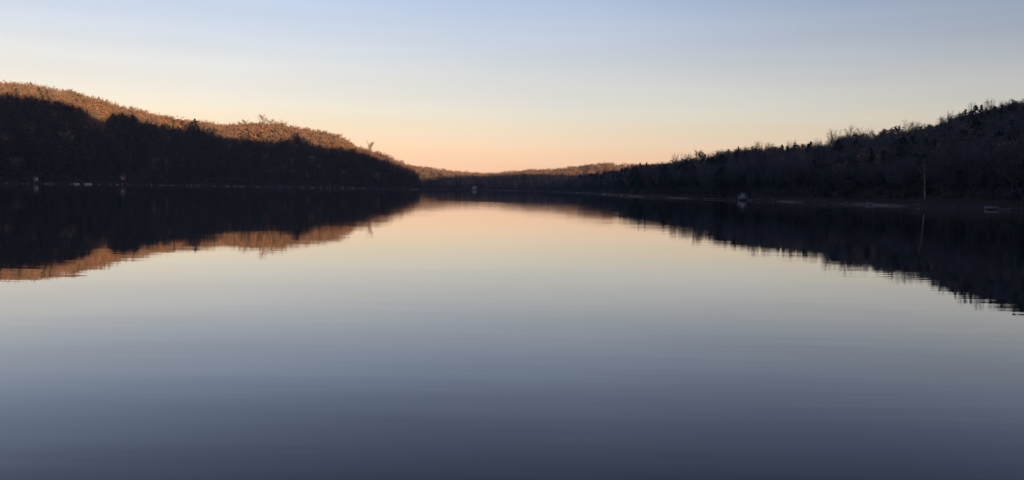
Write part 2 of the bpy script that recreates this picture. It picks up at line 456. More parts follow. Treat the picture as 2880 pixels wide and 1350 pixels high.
# ------------------------------------------------------------------ trees
def cards(P, size, aspect=1.0, flat=0.0):
    """random quads centred on P; size (n,), flat pulls normals upwards"""
    n = len(P)
    a = rng.normal(size=(n, 3)); a[:, 2] *= (1 - flat)
    a /= np.linalg.norm(a, axis=1)[:, None]
    b = rng.normal(size=(n, 3)); b[:, 2] *= (1 - flat)
    b -= (a * b).sum(1)[:, None] * a; b /= np.linalg.norm(b, axis=1)[:, None]
    a *= (size / 2)[:, None]; b *= (size / 2 * aspect)[:, None]
    V = np.stack([P - a - b * .6, P + a * .7 - b, P + a + b * .7, P - a * .6 + b], 1).reshape(-1, 3)
    return V, np.arange(4 * n).reshape(n, 4)
def strips(A, B, wa, wb):
    """thin quads from A to B"""
    d = B - A
    s = np.cross(d, rng.normal(size=d.shape)); s /= (np.linalg.norm(s, axis=1)[:, None] + 1e-9)
    V = np.stack([A - s * wa[:, None] / 2, A + s * wa[:, None] / 2, B + s * wb[:, None] / 2, B - s * wb[:, None] / 2], 1).reshape(-1, 3)
    return V, np.arange(4 * len(A)).reshape(-1, 4)

def spruce(h, rad, layers, per, lod):
    tr = MB(); tr.tube([(0, 0, -1), (0.05, 0, h * .5), (0, 0.03, h * .97)], [h * .014 + .06, h * .009 + .03, 0.02], 5)
    cr = MB()
    A, B, W = [], [], []
    for i in range(layers):
        t = (i + rng.uniform(-.3, .3)) / layers
        z = h * (0.07 + 0.93 * t)
        rr = rad * (1 - t) ** 0.85 * rng.uniform(0.75, 1.1) + 0.12
        k = max(4, int(per * (0.45 + 0.55 * (1 - t))))
        a0 = rng.uniform(0, 6.28)
        for j in range(k):
            a = a0 + j * 6.283 / k + rng.uniform(-.25, .25)
            L = rr * rng.uniform(0.6, 1.18)
            dz = -L * rng.uniform(.15, .45)
            tip = np.array([math.cos(a) * L, math.sin(a) * L, z + dz])
            A.append((math.cos(a) * L * .05, math.sin(a) * L * .05, z)); B.append(tip); W.append(L)
            for _ in range(lod):
                f = rng.uniform(.35, .95); aa = a + rng.choice([-1, 1]) * rng.uniform(.25, .6)
                A.append((tip[0] * f * .6, tip[1] * f * .6, z + dz * f * .5)); B.append((math.cos(aa) * L * f, math.sin(aa) * L * f, z + dz * f - .1)); W.append(L * .6)
    W = np.array(W)
    cr.add(*strips(np.array(A), np.array(B), W * .35, W * .10 + .05))
    if lod:
        B = np.array(B); n = len(B)
        cr.add(*cards(B * np.array([.8, .8, 1]) + rng.normal(size=(n, 3)) * .12, rng.uniform(.35, .8, n) * rad / 3.2, .6, .5))
    return tr.arr(), cr.arr()

def pine(h, rad, nb, per, csz):
    tr = MB(); lean = rng.uniform(-.02, .02, 2) * h
    tr.tube([(0, 0, -1), (lean[0] * .4, lean[1] * .4, h * .5), (lean[0], lean[1], h * .96)], [h * .015 + .1, h * .011 + .05, 0.04], 6)
    cr = MB(); P = []; S = []
    for i in range(nb):
        t = rng.uniform(0.22, 1) if i > 3 else .9 + .03 * i
        z = h * t
        env = rad * (min(1, (1 - t) * 2.1 + .14)) * (0.75 + .25 * math.sin(t * 9 + nb))
        L = env * rng.uniform(.45, 1.15)
        a = rng.uniform(0, 6.283)
        up = L * rng.uniform(.05, .35)
        e = np.array([lean[0] * t + math.cos(a) * L, lean[1] * t + math.sin(a) * L, z + up])
        if i % 2 == 0: tr.tube([(lean[0] * t, lean[1] * t, z - .2), tuple(e * np.array([.85, .85, 1]))], [.07 + h * .002, .02], 3)
        k = per
        f = rng.uniform(.25, 1.0, k)[:, None] ** .7
        base = np.array([lean[0] * t, lean[1] * t, z])
        P.append(base + (e - base) * f + rng.normal(size=(k, 3)) * np.array([.16, .16, .07]) * (L * .7 + .6)); S.append(rng.uniform(.6, 1.3, k) * csz)
    cr.add(*cards(np.concatenate(P), np.concatenate(S), .6, .55))
    return tr.arr(), cr.arr()

def bare(h, rad, limbs, twigs, w, split=0.3, leaf=0, lsz=.5):
    """a leafless hardwood: trunk, forking limbs in the trunk mesh, fine twigs as crown"""
    tr = MB(); l = rng.uniform(-.03, .03, 2) * h
    fork = h * split
    tr.tube([(0, 0, -1), (l[0] * .5, l[1] * .5, fork), (l[0], l[1], h * .93)], [h * .013 + .08, h * .010 + .05, .05], 5)
    cr = MB(); A, B, WA, WB = [], [], [], []
    ends = []
    for i in range(limbs):
        t = rng.uniform(split, .82); a = i * 2.4 + rng.uniform(-.5, .5)
        p0 = np.array([l[0] * t, l[1] * t, h * t])
        env = math.sin(min(1, (t - split) / (1 - split) * .75 + .3) * math.pi) * .9 + .15
        L = rad * env * rng.uniform(.7, 1.1)
        L *= .85
        p2 = np.array([math.cos(a) * L, math.sin(a) * L, min(h * .98, h * t + L * rng.uniform(1.0, 2.1))])
        p1 = p0 + (p2 - p0) * .5 + np.array([math.cos(a), math.sin(a), -.3]) * L * .12
        tr.tube([p0, p1, p2], [h * .003 + .03, h * .002 + .02, .02], 3)
        for q in np.linspace(.3, 1, 5): ends.append((p0 + (p1 - p0) * q * 2) if q < .5 else (p1 + (p2 - p1) * (q * 2 - 1)))
    for q in (.6, .7, .8, .9): ends.append(np.array([l[0], l[1], h * q * .88]))
    ends = np.array(ends)
    idx = rng.integers(0, len(ends), twigs)
    A = ends[idx] + rng.normal(size=(twigs, 3)) * rad * .06
    out_ = A * np.array([1, 1, 0]); out_ /= (np.linalg.norm(out_, axis=1)[:, None] + .3)
    D = out_ * .5 + rng.normal(size=(twigs, 3)) * .45 + np.array([0, 0, .75])
    D /= np.linalg.norm(D, axis=1)[:, None]
    Lt = rng.uniform(.18, .42, twigs)[:, None] * rad
    B = A + D * Lt
    cr.add(*strips(A, B, np.full(twigs, w * 1.3), np.full(twigs, w * .5)))
    # second order
    C = A + D * Lt * rng.uniform(.3, .9, twigs)[:, None]
    D2 = D + rng.normal(size=D.shape) * .55; D2 /= np.linalg.norm(D2, axis=1)[:, None]
    cr.add(*strips(C, C + D2 * Lt * .7, np.full(twigs, w), np.full(twigs, w * .4)))
    if leaf:
        idx = rng.integers(0, twigs, leaf)
        cr.add(*cards(B[idx] - D[idx] * Lt[idx] * rng.uniform(0, 1, leaf)[:, None], rng.uniform(.5, 1.3, leaf) * lsz, .7))
    return tr.arr(), cr.arr()

# kinds at two levels of detail: near (hundreds of metres) and far (a kilometre and more)
def make_set(near):
    S = {}
    if near:
        S['spruce'] = [spruce(15, 3.0, 22, 9, 2), spruce(15, 2.4, 24, 8, 2), spruce(15, 3.5, 20, 10, 2)]
        S['pine'] = [pine(15, 3.6, 46, 22, .62), pine(15, 4.3, 52, 22, .66), pine(15, 3.3, 40, 24, .6)]
        S['bare'] = [bare(15, 4.2, 16, 420, .07), bare(15, 3.6, 14, 380, .07, .38), bare(15, 4.8, 18, 460, .07, .25), bare(15, 3.2, 12, 340, .06, .45)]
        S['leafy'] = [bare(15, 4.2, 14, 160, .07, .28, 520, .55), bare(15, 3.8, 12, 160, .07, .33, 460, .55)]
    else:
        S['spruce'] = [spruce(15, 3.0, 11, 7, 0), spruce(15, 2.4, 12, 6, 0), spruce(15, 3.5, 10, 8, 0)]
        S['pine'] = [pine(15, 3.8, 22, 7, 1.15), pine(15, 4.4, 24, 7, 1.2)]
        S['bare'] = [bare(15, 4.2, 9, 190, .17, .16), bare(15, 3.7, 9, 170, .17, .22), bare(15, 4.6, 10, 200, .18, .13)]
        S['leafy'] = [bare(15, 4.2, 8, 60, .15, .14, 130, 1.15), bare(15, 3.9, 8, 60, .15, .18, 120, 1.1)]
    return S
NEAR, FAR = make_set(True), make_set(False)
FINE = {'spruce': NEAR['spruce'], 'pine': NEAR['pine'],      # single trees against the sky get their finest twigs
        'bare': [bare(15, 3.9, 20, 700, .042, .28), bare(15, 3.3, 18, 620, .042, .34), bare(15, 4.3, 22, 740, .042, .24), bare(15, 2.9, 16, 560, .042, .38)],
        'leafy': [bare(15, 4.0, 16, 300, .06, .2, 700, .5), bare(15, 3.7, 14, 300, .06, .24, 620, .5)]}
CROWN_MAT = {'spruce': M_needle2, 'pine': M_needle, 'bare': M_twig, 'leafy': M_rust}
MATS = [M_bark, M_needle2, M_needle, M_twig, M_rust]
MI = {'spruce': 1, 'pine': 2, 'bare': 3, 'leafy': 4}

def merge(tree_list, S):
    """tree_list: (kind, x, y, z, scale, squash) -> one mesh"""
    Vs, Fs, Ms = [], [], []; n = 0
    by = {}
    for t in tree_list:
        by.setdefault((t[0], int(rng.integers(len(S[t[0]])))), []).append(t)
    for (kind, var), L in by.items():
        arr = np.array([t[1:] for t in L], float)
        ang = rng.uniform(0, 6.283, len(L)); c, s = np.cos(ang)[:, None], np.sin(ang)[:, None]
        for part, mi in ((0, 0), (1, MI[kind])):
            V, F = S[kind][var][part]
            x = (V[None, :, 0] * c - V[None, :, 1] * s) * (arr[:, 3] * arr[:, 4])[:, None] + arr[:, 0, None]
            y = (V[None, :, 0] * s + V[None, :, 1] * c) * (arr[:, 3] * arr[:, 4])[:, None] + arr[:, 1, None]
            z = V[None, :, 2] * arr[:, 3, None] + arr[:, 2, None]
            Vs.append(np.stack([x, y, z], -1).reshape(-1, 3))
            k = len(V)
            Fs.append((F[None] + (np.arange(len(L)) * k)[:, None, None]).reshape(-1, 4) + n)
            Ms.append(np.full(len(F) * len(L), mi)); n += k * len(L)
    return np.concatenate(Vs), np.concatenate(Fs), np.concatenate(Ms)

CLEAR = []      # (x, y, radius) kept free of trees
def scatter(az0, az1, r_in, r_out, spacing, mix, hrange, size_at=None, jitter=.45):
    """jittered polar rows from r_in(az) to r_out(az)"""
    res = []
    r0 = min(float(r_in(a)) for a in np.linspace(az0, az1, 40)); r1 = max(float(r_out(a)) for a in np.linspace(az0, az1, 40))
    r = r0
    while r < r1:
        for a in np.arange(az0, az1, spacing / r):
            rr = r + rng.uniform(-jitter, jitter) * spacing; aa = a + rng.uniform(-jitter, jitter) * spacing / r
            if rr < r_in(aa) or rr > r_out(aa): continue
            res.append((aa, rr))
        r += spacing
    A = np.array(res); X, Y = A[:, 1] * np.sin(A[:, 0]), A[:, 1] * np.cos(A[:, 0])
    Z = height(X, Y)
    outl = []
    for (a, r), x, y, z in zip(res, X, Y, Z):
        if z < 0.55: continue
        if any((x - cx) ** 2 + (y - cy) ** 2 < cr * cr for cx, cy, cr in CLEAR): continue
        kind = mix(a, r, z)
        h = rng.uniform(*hrange) * (1.12 if kind in ('pine', 'spruce') else .98)
        outl.append((kind, x, y, z - .1, h / 15.0, rng.uniform(.9, 1.6)))
    return outl

# ------------------------------------------------------------------ individual trees
PROTO = {}
def proto(kind, var, S, sname, crown_mat=None, trunk_mat=None):
    key = (kind, var, sname, crown_mat, trunk_mat)
    if key not in PROTO:
        (tv, tf), (cv, cf) = S[kind][var]
        PROTO[key] = (np_mesh('trunk', tv, tf, [trunk_mat or M_bark], None, True), np_mesh('crown', cv, cf, [crown_mat or CROWN_MAT[kind]]))
    return PROTO[key]
NAMES = {'spruce': 'spruce_tree', 'pine': 'pine_tree', 'bare': 'bare_tree', 'leafy': 'oak_tree'}
CATS = {'spruce': 'evergreen tree', 'pine': 'pine tree', 'bare': 'bare tree', 'leafy': 'oak tree'}
def tree(kind, x, y, h, label, group=None, var=None, S=None, squash=1.0, name=None, cat=None, trunk_mat=None, z=None, tilt=0.0, crown_mat=None):
    S = S or NEAR
    v = rng.integers(len(S[kind])) if var is None else var
    tm, cm = proto(kind, int(v), S, 'near' if S is NEAR else 'fine' if S is FINE else 'far', crown_mat, trunk_mat)
    nm = name or NAMES[kind]
    o = empty(nm, (x, y, (hz(x, y) - .1) if z is None else z), float(rng.uniform(0, 6.28)))
    s = h / 15.0
    o.scale = (s * squash, s * squash, s)
    if tilt: o.rotation_euler = (0, tilt, 0)
    tag(o, label, cat or CATS[kind], group)
    link(bpy.data.objects.new('trunk', tm), o)
    link(bpy.data.objects.new('crown', cm), o)
    CLEAR.append((x, y, 2.2))
    return o
def tree_px(kind, px, topy, r, label, **kw):
    """a tree standing r metres away whose top shows at (px, topy)"""
    az, te = ray(px, topy)
    x, y = r * math.sin(az), r * math.cos(az)
    z = hz(x, y) - .1
    h = CAM_H + te * r - z
    return tree(kind, x, y, max(h, 5), label, **kw)
def crestL(px): return float(lerp(CREST_L, ray(px, 450)[0]))
def crestR(px): return float(lerp(CREST_R, ray(px, 450)[0]))
def shoreL(px): return float(lerp(SHORE_L, ray(px, 525)[0]))
def shoreR(px): return float(lerp(SHORE_R, ray(px, 525)[0]))
def shoreF(px): return float(lerp(SHORE_F, ray(px, 525)[0]))

#TREES_HERE
def on_slope(px, topy, h, shore, crest):
    """distance at which a tree of height h standing on the slope reaches the pixel row topy"""
    az, te = ray(px, topy)
    best = None
    for r in np.linspace(shore + 6, crest + 20, 90):
        z = hz(r * math.sin(az), r * math.cos(az))
        top = (z + h - CAM_H) / r
        if best is None or abs(top - te) < best[0]: best = (abs(top - te), r)
    return best[1]
# left hill: the dark evergreens whose tops stand against the sunlit slope
EG = 'dark evergreens standing up against the sunlit slope'
for kind, px, ty, h, sq, lab in [
    ('pine', 20, 258, 17, 1.0, 'dark pine at the far left edge, its top cutting into the sunlit crest'),
    ('spruce', 45, 262, 16, 1.1, 'small dark spruce just right of the pine at the far left edge'),
    ('spruce', 132, 280, 15, 1.0, 'dark spruce just under the sunlit crest near the left edge'),
    ('spruce', 188, 290, 15, 1.2, 'dark spruce at the lower edge of the sunlight, left of the orange notch'),
    ('spruce', 222, 302, 15, 1.2, 'dark spruce on the left rim of the orange notch in the wood'),
    ('pine', 318, 320, 19, 1.1, 'dark pine on the right rim of the orange notch in the wood'),
    ('pine', 345, 316, 20, 1.2, 'broad round topped dark pine right of the orange notch'),
    ('pine', 374, 322, 19, 1.3, 'wide dark pine joined to the broad round topped one right of the notch'),
    ('spruce', 425, 340, 17, 1.0, 'narrow dark spruce between the notch and the rounded lone pine'),
    ('spruce', 487, 346, 17, 0.9, 'thin dark spruce with a pointed top left of the rounded lone pine'),
    ('pine', 548, 334, 23, 1.3, 'large rounded dark pine reaching almost up to the skyline on the left hill'),
    ('spruce', 600, 362, 18, 1.3, 'dark spruce on the right shoulder of the large rounded pine'),
    ('spruce', 622, 368, 17, 1.2, 'lower dark spruce stepping down right of the large rounded pine'),
    ('spruce', 699, 380, 19, 1.0, 'pointed dark spruce under the tallest bare trees of the left skyline'),
    ('pine', 790, 388, 20, 1.2, 'dark pine just left of the tall column shaped spruce'),
    ('spruce', 837, 370, 27, 1.15, 'tall column shaped dark spruce rising into the orange light'),
    ('spruce', 932, 414, 17, 1.1, 'small dark spruce at the lower right end of the orange slope')]:
    r = on_slope(px, ty, h, shoreL(px), crestL(px) - 12)
    tree_px(kind, px, ty, r, lab, group=EG, squash=sq * 1.15, crown_mat=M_needle_shade)
for i in range(118):   # the uneven edge between shade and sunlight
    px = 2 + i * 8.5 + rng.uniform(-3, 3)
    ty = float(np.interp(px, [0, 60, 130, 190, 230, 258, 290, 315, 345, 380, 430, 530, 575, 640, 740, 800, 850, 930, 1000], [270, 270, 288, 298, 312, 352, 354, 330, 326, 334, 350, 364, 362, 392, 404, 402, 406, 422, 426])) + rng.uniform(-9, 12)
    k = 'spruce' if rng.uniform() < .6 else 'pine'; h = rng.uniform(13, 19)
    r = on_slope(px, ty, h, shoreL(px), crestL(px) - 8)
    tree_px(k, px, ty, r, 'dark evergreen in the ragged row where shade meets sunlight on the left hill', group='dark evergreens in the ragged row where shade meets sunlight', squash=rng.uniform(1.0, 1.4), S=FAR)
# left skyline: bare trees catching the light
BL = 'bare trees on the skyline of the left hill'
for px, ty, sq, lab in [
    (690, 336, 1.0, 'thin bare tree at the left end of the tallest group on the left skyline'),
    (738, 322, 1.0, 'tallest bare tree on the left skyline, lit pale orange'),
    (757, 334, 1.0, 'bare tree leaning on the right side of the tallest one on the left skyline'),
    (777, 339, .9, 'bare tree standing in the gap right of the tallest group on the left skyline'),
    (796, 340, 1.0, 'last bare tree at the right end of the tallest group on the left skyline'),
    (893, 365, 1.3, 'broad bare tree above the column shaped spruce, left of the steep drop'),
    (910, 366, 1.3, 'broad bare tree in the middle of the clump before the steep drop'),
    (952, 376, 1.2, 'bare tree at the brink where the left skyline drops steeply'),
    (1041, 398, .85, 'lone tall bare tree on the slope down to the headland'),
    (1060, 424, 1.1, 'bare tree right of the lone tall one on the slope down to the headland'),
    (1078, 428, 1.1, 'small bare tree further down the slope to the headland')]:
    tree_px('bare', px, ty, crestL(px), lab, group=BL, squash=sq * 1.35, S=FAR)
# right skyline
SR = 'trees on the skyline of the right hill'
for kind, px, ty, sq, lab in [
    ('bare', 1903, 433, 1.0, 'first bare tree at the low left end of the right hill skyline'),
    ('bare', 1930, 433, 1.0, 'second bare tree at the low left end of the right hill skyline'),
    ('leafy', 1962, 424, 1.1, 'full brown tree right of the first two bare trees on the right hill'),
    ('leafy', 1978, 431, 1.0, 'small brown tree filling the gap beside the full brown tree'),
    ('bare', 2006, 428, 1.2, 'brown bare tree with white stems beside the see-through gap'),
    ('bare', 2018, 426, 1.0, 'slim bare tree at the right end of the see-through clump'),
    ('spruce', 2050, 416, 1.1, 'short evergreen where the right skyline turns solid'),
    ('pine', 2075, 412, 1.2, 'evergreen left of the tall thin bare tree over the boathouse'),
    ('spruce', 2117, 408, .9, 'narrow dark spruce over the grey boathouse'),
    ('bare', 2135, 398, 1.1, 'tall thin bare tree right above the grey boathouse'),
    ('bare', 2165, 404, 1.0, 'bare tree just right of the one above the boathouse'),
    ('pine', 2200, 407, 1.4, 'low flat topped evergreen left of the notch in the right skyline'),
    ('bare', 2226, 397, .8, 'slender bare tree on the left side of the notch in the right skyline'),
    ('leafy', 2255, 405, 1.1, 'small round tree in the notch of the right skyline'),
    ('pine', 2280, 398, 1.3, 'dark flat topped pine on the right side of the notch'),
    ('bare', 2302, 392, 1.0, 'bare tree behind the dark flat topped pine'),
    ('bare', 2346, 368, 1.0, 'see-through bare tree left of the big rounded clump'),
    ('bare', 2362, 384, 1.0, 'lower bare tree between the see-through one and the big rounded clump'),
    ('bare', 2396, 355, 1.15, 'widest bare tree, rising out of the big rounded clump on the right hill'),
    ('leafy', 2412, 374, 1.5, 'dark rounded tree under the widest bare tree'),
    ('bare', 2433, 362, 1.2, 'bare tree on the right edge of the big rounded clump'),
    ('pine', 2490, 362, 1.5, 'dark domed pine right of the bright gap in the skyline'),
    ('pine', 2516, 355, 1.5, 'highest dark domed pine right of the bright gap in the skyline'),
    ('bare', 2556, 340, 1.0, 'thin upright bare tree with light behind it, right of the domed pines'),
    ('bare', 2574, 346, .8, 'very thin bare tree beside the upright one right of the domed pines'),
    ('bare', 2592, 350, 1.0, 'bare tree where the right skyline starts to climb'),
    ('leafy', 2606, 352, 1.3, 'dark rounded tree where the right skyline starts to climb'),
    ('bare', 2735, 290, .9, 'pale see-through bare tree high on the right hill'),
    ('bare', 2786, 279, 1.0, 'tallest bare tree high on the right hill near the right edge'),
    ('bare', 2826, 290, 1.0, 'bare tree between the tallest one and the right edge of the picture'),
    ('leafy', 2862, 280, 1.3, 'rounded tree nearly at the right edge of the picture')]:
    tree_px(kind, px, ty, crestR(px) - 4, lab, group=SR, squash=sq * (.85 if kind == 'bare' else .95), S=FINE, crown_mat=M_twig_grey if kind == 'bare' else None)

# birches and snags by the water
def birch(px, r, h, lean, label, group='pale stems showing at the edge of the wood', bushy=True, z=None):
    x, y = at(px, r)
    z = hz(x, y) - .2
    o = empty('birch_tree', (x, y, z)); tag(o, label, 'birch tree', group)
    t = MB()
    lx = lean * h
    t.tube([(0, 0, -.5), (lx * .15, 0, h * .3), (lx * .5, 0, h * .65), (lx, 0, h)], [.24, .21, .15, .05], 6)
    t.obj('trunk', M_birch, o, True)
    c = MB()
    for i in range(9):
        q = .5 + .5 * i / 9; a = i * 2.4; L = h * .26 * (1.3 - q)
        p = np.array([lx * q ** 1.6, 0, h * q])
        c.tube([p, p + np.array([math.cos(a) * L * .6, math.sin(a) * L * .6, L * .9]), p + np.array([math.cos(a) * L, math.sin(a) * L, L * 1.5])], [.08, .055, .02], 3)
    c.obj('limb', M_birch, o)
    n = 260
    q = rng.uniform(.5, 1, n); P = np.stack([lx * q ** 1.6, q * 0, h * q], 1) + rng.normal(size=(n, 3)) * np.array([.09, .09, .05]) * h
    D = rng.normal(size=(n, 3)) * .4 + np.array([0, 0, .5])
    k = MB(); k.add(*strips(P, P + D * h * .06, np.full(n, .06), np.full(n, .02)))
    k.obj('crown', M_twig, o)
    CLEAR.append((x, y, 3.0))
    for f in range(1, 5):   # nothing stands right in front of the stem
        CLEAR.append((x * (1 - f * 3 / r), y * (1 - f * 3 / r), 3.0))
birch(2603, shoreR(2603) + 4.5, 11.5, -.09, 'white birch trunk leaning over the water on the right shore')
birch(800, shoreL(800) + 16, 20, .02, 'pale birch stem in the wood left of the tall column shaped spruce')
birch(468, shoreL(468) + 26, 19, .03, 'faint pale birch stem in the middle of the left wood')
birch(1985 + 22, crestR(2007) - 8, 13, .03, 'white stemmed birch in the see-through clump on the right skyline', group=None)
def snag(px, r, h, label):
    x, y = at(px, r)
    t = MB(); t.tube([(0, 0, -1.5), (.1, 0, h * .5), (.25, 0, h)], [.38, .32, .16], 7)
    t.tube([(.1, 0, h * .55), (.9, .1, h * .68)], [.12, .04], 4)
    t.tube([(.2, 0, h * .8), (-.5, .1, h * .9)], [.09, .03], 4)
    o = t.obj('dead_tree', M_dead, None, True); o.location = (x, y, max(hz(x, y), -.5))
    tag(o, label, 'dead tree'); CLEAR.append((x, y, 6))
snag(928, shoreL(928) - 1, 7.5, 'bleached dead trunk standing at the waterline near the headland')

# ------------------------------------------------------------------ buildings, docks, boats
def cabin(name, px, r, w, d, h, wall_m, roof_m, label, cat, rz=0.0, nwin=2, chimney=False, roof_h=None, deck=True, door_front=True, lift=.3, garage=False, door_m=None):
    x, y = at(px, r)
    az = math.atan2(x, y)
    z = max(hz(x, y), .2) + lift
    o = empty(name, (x, y, z), -az + rz)
    tag(o, label, cat)
    rh = roof_h or w * .28
    m = MB(); m.box((0, 0, h / 2 - .6), (w, d, h + 1.2))
    m.add([(-w/2, -d/2 + .003, h), (w/2, -d/2 + .003, h), (0, -d/2 + .003, h + rh), (0, -d/2 + .003, h + rh), (-w/2, d/2 - .003, h), (w/2, d/2 - .003, h), (0, d/2 - .003, h + rh), (0, d/2 - .003, h + rh)],
          [(0, 1, 2, 3), (5, 4, 6, 7)])
    m.obj('wall', wall_m, o)
    rf = MB(); t = .14; ov = .4
    for s in (-1, 1):
        a = math.atan2(rh, w / 2); e = w / 2 + ov
        p = np.array([(0, rh), (s * e, rh - e * math.tan(a))])
        V = []
        for yy in (-d/2 - ov, d/2 + ov):
            for (xx, zz) in p: V += [(xx, yy, h + zz + .02), (xx, yy, h + zz + .02 + t)]
        rf.add(V, [(0, 2, 3, 1), (4, 5, 7, 6), (1, 3, 7, 5), (0, 4, 6, 2), (2, 6, 7, 3)])
    roof = rf.obj('roof', roof_m, o)
    if chimney:
        c = MB(); c.box((w * .2, d * .1, h + rh * .75), (.6, .6, 1.6)); c.obj('chimney', M_rock, roof)
    yf = -d / 2 - .03
    xs = np.linspace(-w * .32, w * .32, nwin + (1 if door_front else 0))
    di = len(xs) // 2 if door_front else -1
    for i, xx in enumerate(xs):
        if i == di:
            dw = w * .42 if garage else .95
            dm = MB(); dm.box((xx, yf, min(1.02, h * .46)), (dw, .08, min(2.04, h * .92))); dr = dm.obj('door', door_m or M_white, o)
            k = MB(); k.box((xx + dw * .4, yf - .07, 1.0), (.06, .06, .12)); k.obj('handle', M_alu, dr)
        else:
            f = MB()
            for (cx, cz, sx, sz) in ((xx, 1.85, 1.1, .1), (xx, .95, 1.1, .1), (xx - .5, 1.4, .1, .8), (xx + .5, 1.4, .1, .8)): f.box((cx, yf - .01, cz), (sx, .09, sz))
            wi = MB(); wi.box((xx, yf + .01, 1.4), (.9, .05, .8)); win = wi.obj('window', M_glass, o)
            f.obj('frame', M_white, win)
    if deck:
        dk = MB(); dk.box((0, -d/2 - 1.2, -.12), (w * 1.05, 2.3, .12))
        for sx in (-1, 1):
            dk.box((sx * w * .48, -d/2 - 2.2, -.9), (.14, .14, 1.5)); dk.box((sx * w * .5, -d/2 - 1.2, .75), (.07, 2.2, .08)); dk.box((sx * w * .5, -d/2 - 2.25, .35), (.08, .08, .9))
        dk.obj('deck', M_grey, o)
    CLEAR.append((x, y, max(w, d) * .75))
    for f in range(1, 5): CLEAR.append((x * (1 - f * 3.5 / r), y * (1 - f * 3.5 / r), w * .62))
    return o
cabin('boathouse', 2090, shoreR(2090) + 2.0, 3.9, 4.5, 1.6, M_canvas, M_lightroof, 'small pale grey boathouse at the waterline on the right shore', 'boathouse', nwin=2, roof_h=.8, garage=True, door_m=M_alu, lift=.1)
cabin('lake_house', 1334, shoreF(1334) + 8, 9, 7, 3.0, M_canvas, M_grey, 'tiny pale house on the far shore at the end of the lake', 'house', nwin=3, chimney=True, roof_h=2.6)
cabin('cottage', 345, shoreL(345) + 6, 5.4, 5, 3.2, M_redwood, M_roof, 'small red brown cottage at the foot of the left wood', 'cottage', nwin=2, roof_h=1.9, chimney=True)
cabin('shed', 100, shoreL(100) + 4, 4.2, 4, 2.4, M_canvas, M_lightroof, 'pale grey boat shed on the left shore near the edge of the picture', 'shed', nwin=1, roof_h=1.1)

def dock(px, r, w, length, label, mat_=None, high=.55, along=False, group='docks and landing stages on the shore'):
    x, y = at(px, r); az = math.atan2(x, y)
    o = empty('dock', (x, y, 0), -az + (math.pi / 2 if along else 0)); tag(o, label, 'dock', group)
    m = MB()
    n = max(3, int(length / .5))
    for i in range(n):
        yy = (i + .5) / n * length - length / 2
        m.box((0, yy, high), (w, length / n * .9, .06))
    for sx in (-1, 1): m.box((sx * w * .42, 0, high - .12), (.1, length, .16))
    m.obj('deck', mat_ or M_grey, o)
    for yy in np.linspace(-length / 2 + .3, length / 2 - .3, max(2, int(length / 3))):
        for sx in (-1, 1):
            p = MB(); p.tube([(sx * w * .46, yy, -2.5), (sx * w * .46, yy, high + .5)], [.09, .09], 6); p.obj('post', M_grey, o)
    return o
def rowboat(px, r, L, B, label, rz=0.0, hull_m=None, upturned=False, z=None, name='rowing_boat', cat='boat'):
    x, y = at(px, r); az = math.atan2(x, y)
    o = empty(name, (x, y, .05 if z is None else z), -az + rz)
    if upturned: o.rotation_euler = (math.pi, 0, -az + rz)
    tag(o, label, cat, None)
    ns, nr = 13, 9
    def shell(off):
        V = []
        for i in range(ns):
            t = i / (ns - 1) * 2 - 1
            wb = B / 2 * (1 - abs(t) ** 2.6) ** .8 + .02 - off
            sheer = .45 + .18 * t * t
            for j in range(nr):
                a = (j / (nr - 1) * 2 - 1)
                V.append((t * (L / 2 - off), wb * math.sin(a * math.pi / 2), -.12 + (sheer + .12) * (1 - math.cos(a * math.pi / 2)) ** .8 + off * .6))
        return V
    F = [(i * nr + j, i * nr + j + 1, (i + 1) * nr + j + 1, (i + 1) * nr + j) for i in range(ns - 1) for j in range(nr - 1)]
    m = MB(); m.add(shell(0), F); m.add(shell(.04), [f[::-1] for f in F]); m.obj('hull', hull_m or M_alu, o, True)
    for t in (-.4, .1, .5):
        s = MB(); s.box((t * L / 2, 0, .28), (.28, B * .86 * (1 - abs(t) ** 2.6) ** .8, .04)); s.obj('seat', M_grey, o)
    CLEAR.append((x, y, L * .6))
    return o
def pontoon(px, r, label, rz=0.0, s=1.0):
    x, y = at(px, r); az = math.atan2(x, y)
    o = empty('pontoon_boat', (x, y, 0), -az + rz); o.scale = (s, s, s); tag(o, label, 'pontoon boat')
    for sy in (-1, 1):
        p = MB(); p.tube([(-3.4, sy * .9, .12), (-3, sy * .9, .05), (2.9, sy * .9, .05), (3.5, sy * .9, .3)], [.1, .32, .32, .06], 10); p.obj('float', M_alu, o, True)
    d = MB(); d.box((0, 0, .45), (6.6, 2.4, .12)); d.obj('deck', M_grey, o)
    f = MB()
    for sy in (-1, 1): f.box((-.1, sy * 1.15, .85), (6.1, .05, .62))
    f.box((-3.12, 0, .85), (.05, 2.2, .62)); f.obj('side_panel', M_white, o)
    for sx in (-1, 1):
        for sy in (-1, 1):
            p = MB(); p.tube([(sx * 1.5, sy * 1.1, 1.1), (sx * 1.9, sy * 1.1, 2.45)], [.03, .03], 5); p.obj('post', M_alu, o)
    c = MB(); c.add([(-2.1 + 4.2 * i / 6, sy * 1.25, 2.45 + .18 * math.sin(math.pi * i / 6) - .05 * (abs(sy) > .5)) for i in range(7) for sy in (-1, 0, 1)], [(i * 3 + j, i * 3 + j + 1, i * 3 + j + 4, i * 3 + j + 3) for i in range(6) for j in range(2)])
    cv = c.obj('canopy', M_canvas, o); sm = cv.modifiers.new('thick', 'SOLIDIFY'); sm.thickness = .05
    q = MB(); q.box((-2.4, 0, .75), (.6, 2, .5)); q.obj('seat', M_canvas, o)
    q = MB(); q.box((1.9, .7, .75), (1.6, .5, .45)); q.obj('seat', M_canvas, o)
